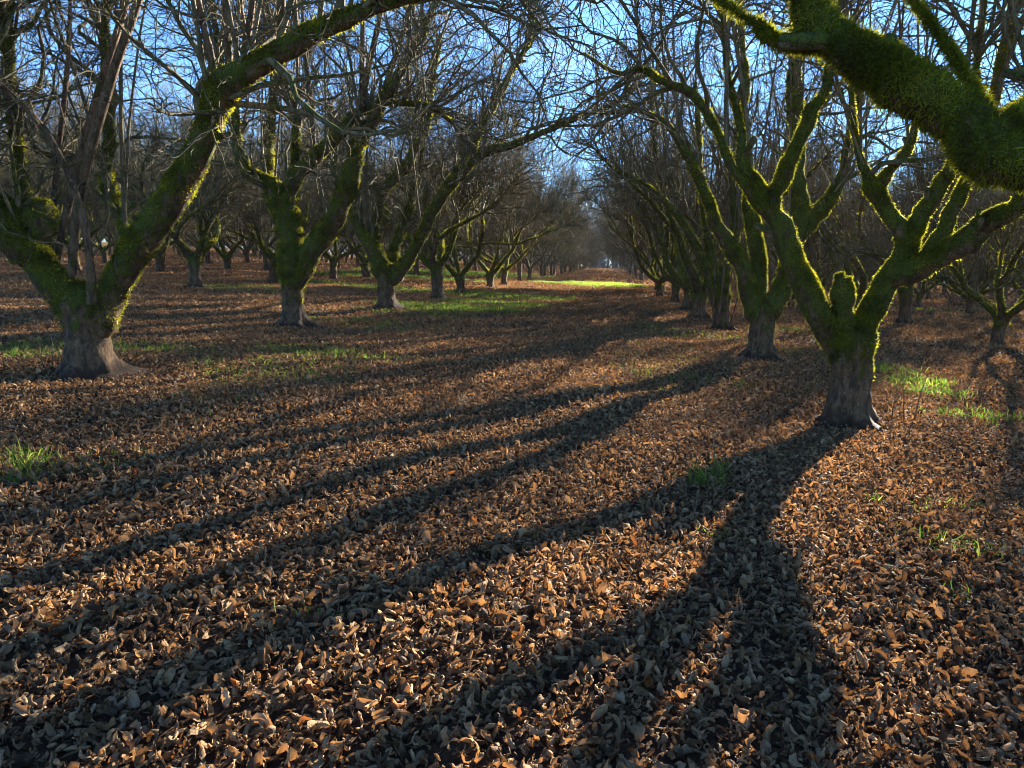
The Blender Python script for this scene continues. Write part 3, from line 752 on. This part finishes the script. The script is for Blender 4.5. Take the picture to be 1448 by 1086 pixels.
for d0, d1, dens, nu, nv, ll, tilt in ((1.3, 4.0, 1900, 6, 7, (.026, .078), 1.1), (4.0, 8.0, 1700, 5, 5, (.028, .075), 1.1), (8.0, 17.0, 950, 4, 4, (.035, .08), 1.0), (17.0, 34.0, 300, 3, 3, (.06, .11), .7), (34.0, 60.0, 80, 3, 3, (.10, .17), .5), (60.0, 115.0, 15, 3, 3, (.18, .30), .45), (115.0, 214.0, 4.5, 3, 3, (.30, .46), .4)):
    x, y = scatter(d0, d1, dens, rng)
    if d0 > 7:
        dd = np.zeros(len(x), bool)
        for (cx, cy, rx, ry, de, bl, sun_tint) in GR:
            if de > 140: dd |= (((x - cx) / rx) ** 2 + ((y - cy) / ry) ** 2 < 0.5) & (rng.uniform(0, 1, len(x)) < 0.5)
        x, y = x[~dd], y[~dd]
    L = rng.uniform(*ll, len(x))
    C = np.stack([x, y, gz(x, y) + rng.uniform(-0.02, 0.035, len(x))], 1)
    V, Q, c = leaf_mesh(C, L, nu, nv, rng, tilt)
    LV.append(V); LQ.append(Q + off); LC.append(c); off += len(V)
tag(mesh_obj('fallen_leaves', np.concatenate(LV), np.concatenate(LQ), LEAF, None, None, {'tint_col': np.concatenate(LC)}), 'thick carpet of curled brown dry leaves over the orchard floor', kind='stuff')

# ------------------------------------------------------------------ grass tufts in the leaves
def blades(pts, ln, rng, wd):
    n = len(pts)
    d = nrm(rng.standard_normal((n, 3)) * 0.35 + np.array([0, 0, 1.0]))
    l = (ln * rng.uniform(0.5, 1.3, n))[:, None]
    d2 = nrm(d + rng.standard_normal((n, 3)) * 0.35 + np.array([0, 0, -0.15])); d3 = nrm(d2 + rng.standard_normal((n, 3)) * 0.3 + np.array([0, 0, -0.5]))
    s = nrm(np.cross(d, rng.standard_normal((n, 3)))) * (wd * rng.uniform(.7, 1.3, n))[:, None]
    a = pts; b = a + d * l * .4; c = b + d2 * l * .35; e = c + d3 * l * .25
    V = np.stack([a - s, a + s, b + s, b - s, c + s * .7, c - s * .7, e + s * .12, e - s * .12], 1).reshape(-1, 3)
    k = (np.arange(n) * 8)[:, None]
    Q = np.concatenate([k + np.array([[0, 1, 2, 3]]), k + np.array([[3, 2, 4, 5]]), k + np.array([[5, 4, 6, 7]])])
    return V, Q, np.repeat(rng.uniform(0, 1, n) ** 1.3, 8)
GV, GQ, GA = [], [], []; off = 0
for (cx, cy, rx, ry, de, bl, sun_tint) in GR:
    n = max(8, int(de * (1.5 if cy < 14 else 1.3 if cy < 45 else 2.6) * rx * ry * 4))
    # blades stand in small clumps
    nc = max(3, n // 14)
    ca = rng.uniform(0, 2 * math.pi, nc); cr = np.sqrt(rng.uniform(0, 1, nc)) * (0.8 + 0.5 * rng.uniform(0, 1, nc))
    ccx = cx + np.cos(ca) * cr * rx; ccy = cy + np.sin(ca) * cr * ry
    j = rng.integers(0, nc, n)
    sp = min(0.05 + 0.25 * min(rx, ry), 0.28)
    x = ccx[j] + rng.standard_normal(n) * sp * .5; y = ccy[j] + rng.standard_normal(n) * sp * .5
    V, Q, A = blades(np.stack([x, y, gz(x, y)], 1), np.full(n, bl) * (0.6 + 0.6 * rng.uniform(0, 1, nc)[j]), rng, np.full(n, 0.0025 + 0.00028 * cy))
    GV.append(V); GQ.append(Q + off); GA.append(0.55 + 0.45 * A if sun_tint else A); off += len(V)
tag(mesh_obj('grass', np.concatenate(GV), np.concatenate(GQ), GRASS, None, {'tint': np.concatenate(GA)}), 'sparse green grass tufts growing up through the fallen leaves', kind='stuff')

# ------------------------------------------------------------------ far wood beyond the end of the orchard
def far_wood():
    rng = np.random.default_rng(9)
    bare = []; ever = []
    for i in range(300):
        a = rng.uniform(-0.95, 0.75) if i % 2 else rng.uniform(-0.16, 0.75); Y = rng.uniform(262, 330)
        X = a * Y; z = SLOPE * np.clip(X, -220, 220)
        h = rng.uniform(18, 28) * (1 if a > -.2 else .7)
        p, q = grow(np.array([[X, Y, z - .3]]), np.array([[0, 0, 1.]]), np.array([h]), np.array([.4]), np.array([.08]), 9, .04, .03, rng)
        bare.append(tubes(p, q, 5, rng, closed_tip=False))
        pp, dd, rr = sprout(p, q, 30, .12, .98, rng)
        p2, q2 = grow(pp, deflect(dd, .5, 1.1, rng), rng.uniform(2.5, 6.5, 30), np.full(30, .16), np.full(30, .07), 6, .16, .07, rng)
        bare.append(tubes(p2, q2, 3, rng, closed_tip=False))
        pp, dd, rr = sprout(p2, q2, 230, .2, 1, rng)
        p3, q3 = grow(pp, deflect(dd, .4, 1.0, rng), rng.uniform(.9, 2.6, 230), np.full(230, .085), np.full(230, .05), 4, .2, .05, rng)
        bare.append(tubes(p3, q3, 3, rng, closed_tip=False))
    for i in range(260):
        X = rng.uniform(-.95, .75) * 258; Y = rng.uniform(252, 262); z = SLOPE * np.clip(X, -220, 220)
        n = 16; d = rng.standard_normal((n, 3)) * .6 + np.array([0, 0, .8])
        p, q = grow(np.tile([X, Y, z], (n, 1)), d, rng.uniform(2, 5.5, n), np.full(n, .16), np.full(n, .08), 5, .2, .02, rng)
        bare.append(tubes(p, q, 3, rng, closed_tip=False))
    for i in range(75):
        a = rng.uniform(0.01, 0.75) if i > 16 else rng.uniform(0.0, 0.11); Y = rng.uniform(285, 350)
        X = a * Y; z = SLOPE * np.clip(X, -220, 220); h = rng.uniform(20, 31)
        p, q = grow(np.array([[X, Y, z - .3]]), np.array([[0, 0, 1.]]), np.array([h]), np.array([.45]), np.array([.05]), 9, .01, .03, rng)
        ever.append(tubes(p, q, 5, rng, closed_tip=False))
        n = 420; t = rng.uniform(0.06, 1, n); az = rng.uniform(0, 2 * math.pi, n)
        L = (1 - t) ** 0.8 * h * 0.19 * rng.uniform(.6, 1.15, n) + .3
        st = np.stack([np.full(n, X), np.full(n, Y), z + t * h], 1)
        d = np.stack([np.cos(az), np.sin(az), rng.uniform(-.45, .1, n)], 1)
        p2, q2 = grow(st, d, L, np.full(n, .34), np.full(n, .10), 4, .08, -.06, rng)
        ever.append(tubes(p2, q2, 4, rng, closed_tip=False))
    f = lambda ps: merge([(v, q, np.zeros(len(v))) for v, q, n in ps])
    return f(bare), f(ever)
def far_orchard():
    rng = np.random.default_rng(31); parts = []
    for _, k, x, y, px in BEYOND:
        z = float(gz(x, y)); h = rng.uniform(.8, 1.1)
        V, Q, NO = trunk_mesh(h, .19, rng, (0, 0), 6); parts.append((V + np.array([x, y, z]), Q, np.zeros(len(V))))
        n = 6; az = np.arange(n) * 2 * math.pi / n + rng.uniform(0, 1, n)
        d = np.stack([np.cos(az) * .75, np.sin(az) * .75, np.full(n, .7)], 1)
        p, q = grow(np.tile([x, y, z + h * .85], (n, 1)), d, rng.uniform(4, 6, n), np.full(n, .12), np.full(n, .03), 7, .16, .05, rng)
        V, Q, NO = tubes(p, q, 5, rng, closed_tip=False); parts.append((V, Q, np.full(len(V), .5)))
        pp, dd, rr = sprout(p, q, 60, .15, 1, rng)
        p2, q2 = grow(pp, deflect(dd, .3, 1.0, rng) + np.array([0, 0, .4]), rng.uniform(1.2, 4, 60), np.full(60, .032), np.full(60, .014), 5, .14, .05, rng)
        V, Q, NO = tubes(p2, q2, 3, rng, closed_tip=False); parts.append((V, Q, np.full(len(V), .3)))
        pp, dd, rr = sprout(p2, q2, 210, .15, 1, rng)
        p3, q3 = grow(pp, deflect(dd, .4, 1.2, rng), rng.uniform(.4, 1.4, 210), np.full(210, .014), np.full(210, .010), 4, .3, .03, rng)
        V, Q, NO = tubes(p3, q3, 3, rng, closed_tip=False); parts.append((V, Q, np.full(len(V), .3)))
    return merge(parts)
V, Q, A = far_orchard()
tag(mesh_obj('far_orchard', V, Q, TWIG, None, {'moss': A}), 'mass of small far hazelnut trees at the back of the orchard', kind='stuff')
bare, ever = far_wood()
tag(mesh_obj('far_woods', bare[0], bare[1], mat_plain('far_twigs', (0.12, 0.10, 0.085), (0.17, 0.14, 0.12), 0.2)), 'tall grey bare wood beyond the end of the orchard', kind='stuff')
tag(mesh_obj('far_conifers', ever[0], ever[1], mat_plain('far_needles', (0.022, 0.036, 0.026), (0.045, 0.06, 0.04), 0.3)), 'dark evergreen wood standing behind the bare wood at the end of the aisle', kind='stuff')

# ------------------------------------------------------------------ light
AZ, EL = R(26.5), R(16.5)
S = Vector((math.sin(AZ) * math.cos(EL), math.cos(AZ) * math.cos(EL), math.sin(EL)))
ld = bpy.data.lights.new('sun', 'SUN'); ld.energy = 5.0; ld.angle = R(0.5); ld.color = (1.0, 0.91, 0.78)
lo = bpy.data.objects.new('sun', ld); COL.objects.link(lo); lo.rotation_euler = S.to_track_quat('Z', 'Y').to_euler(); lo.location = (20, 40, 30)

w = bpy.data.worlds.new('World'); SC.world = w; w.use_nodes = True
nt = w.node_tree; nt.nodes.clear()
out = nt.nodes.new('ShaderNodeOutputWorld'); bg = nt.nodes.new('ShaderNodeBackground'); sky = nt.nodes.new('ShaderNodeTexSky')
sky.sky_type = 'NISHITA'; sky.sun_disc = False; sky.sun_elevation = EL; sky.sun_rotation = AZ
sky.air_density = 0.9; sky.dust_density = 0.0; sky.ozone_density = 7.0
bg.inputs['Strength'].default_value = 0.05
# thin clouds drifting in the sky
tc = nt.nodes.new('ShaderNodeTexCoord'); mp = nt.nodes.new('ShaderNodeMapping'); mp.inputs['Scale'].default_value = (2.2, 2.2, 6.0)
nz = nt.nodes.new('ShaderNodeTexNoise'); nz.inputs['Scale'].default_value = 2.2; nz.inputs['Detail'].default_value = 6; nz.inputs['Roughness'].default_value = 0.6
cr = nt.nodes.new('ShaderNodeMapRange'); cr.inputs[1].default_value = 0.54; cr.inputs[2].default_value = 0.8; cr.inputs[4].default_value = 0.2
mx = nt.nodes.new('ShaderNodeMix'); mx.data_type = 'RGBA'; mx.inputs[7].default_value = (6, 6.4, 7, 1)
nt.links.new(tc.outputs['Generated'], mp.inputs['Vector']); nt.links.new(mp.outputs[0], nz.inputs['Vector']); nt.links.new(nz.outputs['Fac'], cr.inputs[0])
nt.links.new(cr.outputs[0], mx.inputs[0]); nt.links.new(sky.outputs[0], mx.inputs[6]); nt.links.new(mx.outputs[2], bg.inputs['Color']); nt.links.new(bg.outputs[0], out.inputs[0])

# ------------------------------------------------------------------ air: things far down the rows fade to blue grey
def haze_box():
    x0, x1, y0, y1, z0, z1 = -720, 720, -40, 620, -38, 48
    V = np.array([[x, y, z] for x in (x0, x1) for y in (y0, y1) for z in (z0, z1)], float)
    Q = np.array([[0, 1, 3, 2], [4, 6, 7, 5], [0, 4, 5, 1], [2, 3, 7, 6], [0, 2, 6, 4], [1, 5, 7, 3]])
    m = M('thin_air'); v = m.n('ShaderNodeVolumePrincipled')
    v.inputs['Color'].default_value = (0.72, 0.84, 1.0, 1); v.inputs['Density'].default_value = 0.00022; v.inputs['Anisotropy'].default_value = 0.0
    m.l(v.outputs[0], m.out.inputs['Volume'])
    tag(mesh_obj('haze', V, Q, m.m), kind='stuff')
haze_box()

# ------------------------------------------------------------------ camera and film
cd = bpy.data.cameras.new('camera'); cam = bpy.data.objects.new('camera', cd); COL.objects.link(cam)
cd.sensor_fit = 'HORIZONTAL'; cd.sensor_width = 36; cd.lens = 36 * F / 1448; cd.clip_end = 5000; cd.clip_start = 0.05
cam.location = CAM; cam.rotation_euler = (math.pi / 2 - PIT, 0, YAW)
SC.camera = cam
SC.view_settings.view_transform = 'Standard'; SC.view_settings.look = 'None'; SC.view_settings.exposure = 2.95; SC.view_settings.gamma = 1
SC.cycles.filter_width = 1.0; SC.cycles.max_bounces = 6; SC.cycles.diffuse_bounces = 3; SC.cycles.transmission_bounces = 4; SC.cycles.transparent_max_bounces = 8
